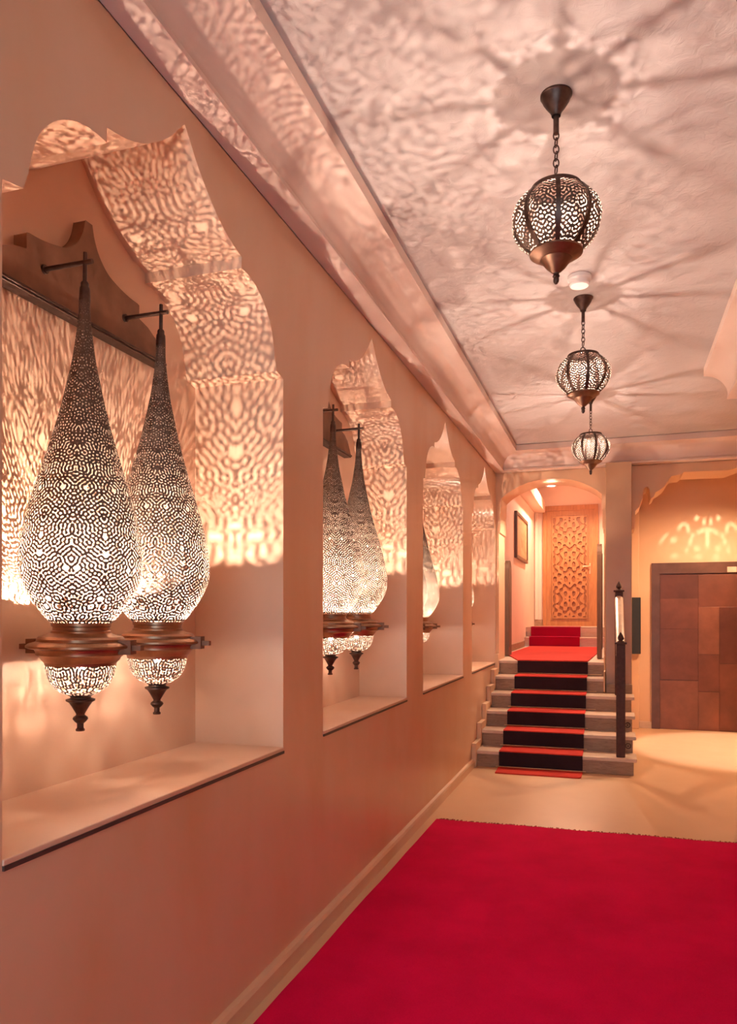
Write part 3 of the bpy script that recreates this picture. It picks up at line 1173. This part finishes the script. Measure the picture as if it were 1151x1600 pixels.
GX, GZ = np.meshgrid(gx, gz)
FC = field2(np.abs(GX - mcx), np.abs(((GZ - cz0) % 0.74) - 0.37), 0.10, 41) + 0.1
FC[:3] = FC[-3:] = 1
FC[:, :3] = FC[:, -3:] = 1
PV = np.stack([GX, np.full(GX.shape, HY - 0.024), GZ], -1)
vf = perforate(PV, FC, False, True)
under(dr, MB().box(cx0 - 0.005, cx1 + 0.005, HY - 0.027, HY - 0.0245, cz0 - 0.005, cz1 + 0.005), 'panel_ground', M['door_ground_shade'], 0)
cv = MB()
nv = len(vf[0])
cv.v = [tuple(p_) for p_ in vf[0]] + [(p_[0], p_[1] - 0.028, p_[2]) for p_ in vf[0]]
ec = {}
for fc in vf[1]:
    for k in range(len(fc)):
        ec.setdefault((min(fc[k], fc[k - 1]), max(fc[k], fc[k - 1])), []).append((fc[k - 1], fc[k]))
cv.f = [tuple(q + nv for q in fc) for fc in vf[1]] + [(e_[0][1], e_[0][0], e_[0][0] + nv, e_[0][1] + nv) for e_ in ec.values() if len(e_) == 1]
o = under(dr, cv, 'carving', M['door'], 0, 50)
o['kind'] = 'stuff'
hx, hz = on_back(921, 886, HY)
hd = MB().box(hx - 0.02, hx + 0.02, HY - 0.032, HY - 0.025, hz - 0.13, hz + 0.07)
hp = under(dr, hd, 'handle_plate', M['brass'], 0.003)
lv = MB().tube([(hx, HY - 0.03, hz + 0.01), (hx, HY - 0.075, hz + 0.01), (hx - 0.03, HY - 0.085, hz + 0.01), (hx - 0.12, HY - 0.085, hz + 0.005)], 0.011, 8)
under(dr, lv, 'handle', M['brass'], 0, 40)

pc = thing('framed_picture', 'brown painting in a dark frame on the upper hall left wall', 'picture', (HX0, 12.2, 2.7))
Y_0, Y_1, Z_0, Z_1 = 11.45, 12.95, 2.36, 3.07
pf = MB()
for (a0, a1, b0, b1) in ((Y_0, Y_1, Z_0, Z_0 + 0.05), (Y_0, Y_1, Z_1 - 0.05, Z_1), (Y_0, Y_0 + 0.05, Z_0 + 0.05, Z_1 - 0.05), (Y_1 - 0.05, Y_1, Z_0 + 0.05, Z_1 - 0.05)):
    under(pc, MB().box(HX0 + 0.001, HX0 + 0.045, a0, a1, b0, b1), 'frame_bar', M['frame'], 0.004)
under(pc, MB().box(HX0 + 0.002, HX0 + 0.028, Y_0 + 0.049, Y_1 - 0.049, Z_0 + 0.049, Z_1 - 0.049), 'canvas', M['painting'], 0)

sx, sz = -1.42, 2.69
sw = thing('light_switch', 'small brown square switch plate on the upper hall wall', 'switch', (HX0, 10.3, 2.72))
under(sw, MB().box(HX0 + 0.0005, HX0 + 0.012, 10.22, 10.38, 2.66, 2.78), 'plate', M['board'], 0.003)
under(sw, MB().box(HX0 + 0.012, HX0 + 0.018, 10.26, 10.34, 2.69, 2.75), 'rocker', M['rail'], 0.003)

for (x, y0, y1, z1, lab) in ((-1.31, 9.70, 9.98, 2.20, 'narrow dark round-topped gate leaf on the left side of the landing'), (-0.165, 9.42, 9.72, 2.36, 'narrow dark round-topped gate leaf on the right side of the landing')):
    g = thing('gate_leaf', lab, 'gate', (x, (y0 + y1) / 2, ZLAND), group='round-topped gate leaves on the landing')
    pts = [(y0, ZLAND + 0.013), (y1, ZLAND + 0.013), (y1, z1 - 0.14)] + [((y0 + y1) / 2 + (y1 - y0) / 2 * math.cos(k * PI / 12), z1 - 0.14 + 0.14 * math.sin(k * PI / 12)) for k in range(1, 12)] + [(y0, z1 - 0.14)]
    gm = MB()
    gm.prism(pts, lambda y, z: (x - 0.028, y, z), lambda y, z: (x + 0.028, y, z))
    under(g, gm, 'leaf', M['gate'], 0.006)
    ing = [((y0 + y1) / 2 + (y - (y0 + y1) / 2) * 0.72, ZLAND + 0.12 + (z - ZLAND - 0.013) * 0.84) for y, z in pts]
    gm = MB()
    gm.prism(ing, lambda y, z: (x + 0.0275, y, z), lambda y, z: (x + 0.034, y, z))
    under(g, gm, 'raised_panel', M['gate'], 0.003)

# ------------------------------------------------------------------ recessed downlights
def downlight(name, loc, label, energy, angle, target, blend=0.5, col=(1.0, 0.74, 0.52)):
    t = thing(name, label, 'light', loc, group='recessed downlights')
    MB().lathe([(0.045, 0.0), (0.062, -0.002), (0.066, -0.006), (0.064, -0.009), (0.046, -0.009), (0.045, -0.004)], 28).build('trim_ring', M['white'], t, 40)
    MB().lathe([(0.0001, -0.004), (0.046, -0.004)], 24).build('lens', M['downlight'], t, 0)
    spot_light(name + '_beam', (loc[0], loc[1], loc[2] - 0.02), target, energy, angle, blend, 0.03, col)
    return t


ax, az = on_back(860, 753, 9.0)
downlight('downlight', (ax, 9.08, 3.024), 'bright round downlight in the underside of the stair arch', 100, 120, (ax, 9.05, 0))
downlight('downlight', (CXR, 9.14, 3.064), 'round downlight in the underside of the lift arch', 300, 50, (CXR, 9.14, 0), 0.3, (1.0, 0.80, 0.68))
spot_light('lift_fill_spot', (CXR, 9.14, 3.04), (1.1, 9.7, 0), 230, 150, 0.7, 0.05, (1.0, 0.64, 0.38))  # added fill spot without its own fixture, brightens the lift wall
spot_light('hall_downlight_beam', (-0.75, 13.2, 3.9), (-0.8, 13.0, 1.0), 250, 150, 0.6, 0.05, (1.0, 0.68, 0.46))

# pierced box lantern over the lift recess: its cut-outs throw the light pattern on the wall above the lift
BLX, BLY, BLZ = 1.16, 9.80, 3.362
gl_t = thing('pierced_lantern', 'small pierced metal box lantern at the ceiling of the lift recess', 'lantern', (BLX, BLY, ZC - 0.031))
KP = (9.90 - BLY) / (YL - BLY)


def onplate(cx_, cy_):
    X, Z = on_back(970 + cx_ / 6.36, 700 + cy_ / 6.36, YL)
    return (BLX + (X - BLX) * KP, BLZ + (Z - BLZ) * KP)


def ell(cx_, cy_, rx, ry, n=12):
    return [onplate(cx_ + rx * math.cos(2 * PI * k / n), cy_ + ry * math.sin(2 * PI * k / n)) for k in range(n)]


def band(pts, w_):
    up_, dn_ = [], []
    for k, (x, y) in enumerate(pts):
        x0, y0 = pts[max(k - 1, 0)]
        x1, y1 = pts[min(k + 1, len(pts) - 1)]
        L = math.hypot(x1 - x0, y1 - y0)
        nx_, ny_ = -(y1 - y0) / L * w_, (x1 - x0) / L * w_
        up_.append(onplate(x + nx_, y + ny_))
        dn_.append(onplate(x - nx_, y - ny_))
    return up_ + dn_[::-1]


CXP = 858
holes = []
holes.append(band([(CXP - 105, 850), (CXP - 60, 822), (CXP, 812), (CXP + 60, 822), (CXP + 105, 850)], 13))
holes.append(band([(CXP, 835), (CXP, 880), (CXP, 985)], 15))
for sg_ in (-1, 1):
    holes.append(ell(CXP + sg_ * 33, 735, 13, 36))
    holes.append(ell(CXP + sg_ * 108, 698, 19, 22))
    holes.append(ell(CXP + sg_ * 148, 872, 17, 20))
    holes.append(ell(CXP + sg_ * 172, 932, 18, 28))
    holes.append(ell(CXP + sg_ * 208, 1015, 14, 30))
    holes.append(ell(CXP + sg_ * 105, 1000, 30, 16))
    holes.append(band([(CXP + sg_ * 290, 815), (CXP + sg_ * 268, 770), (CXP + sg_ * 230, 752), (CXP + sg_ * 198, 775), (CXP + sg_ * 186, 840)], 13))
    holes.append(ell(CXP + sg_ * 340, 915, 40, 24))
    holes.append(band([(CXP + sg_ * 470, 955), (CXP + sg_ * 440, 890), (CXP + sg_ * 395, 860)], 14))
    holes.append(ell(CXP + sg_ * 330, 1075, 42, 20))
    holes.append(ell(CXP + sg_ * 90, 1085, 36, 16))
px0, px1 = BLX - 0.10, BLX + 0.10
pz0, pz1 = 3.185, ZC - 0.034
pm = MB()
pm.poly([[(px0, pz0), (px1, pz0), (px1, pz1), (px0, pz1)]] + holes, lambda x, z: (x, 9.90, z))
under(gl_t, pm, 'pierced_plate', M['bronze'], 0)
bx_ = MB()
for b_ in ((px0 - 0.002, px0, 9.70, 9.90, pz0, pz1), (px1, px1 + 0.002, 9.70, 9.90, pz0, pz1), (px0 - 0.002, px1 + 0.002, 9.698, 9.70, pz0, pz1), (px0, px1, 9.70, 9.90, pz0 - 0.002, pz0), (px0, px1, 9.70, 9.90, pz1 - 0.002, pz1)):
    bx_.box(*b_)
under(gl_t, bx_, 'housing', M['iron'], 0)
M['bulb_box'] = emit('box_lantern_bulb', (1.0, 0.78, 0.60), 160000.0)
bb = MB().lathe([(0.0002, BLZ + 0.004), (0.0035, BLZ + 0.002), (0.0035, BLZ - 0.002), (0.0002, BLZ - 0.004)], 8, BLX, BLY)
under(gl_t, bb, 'bulb', M['bulb_box'], 0)
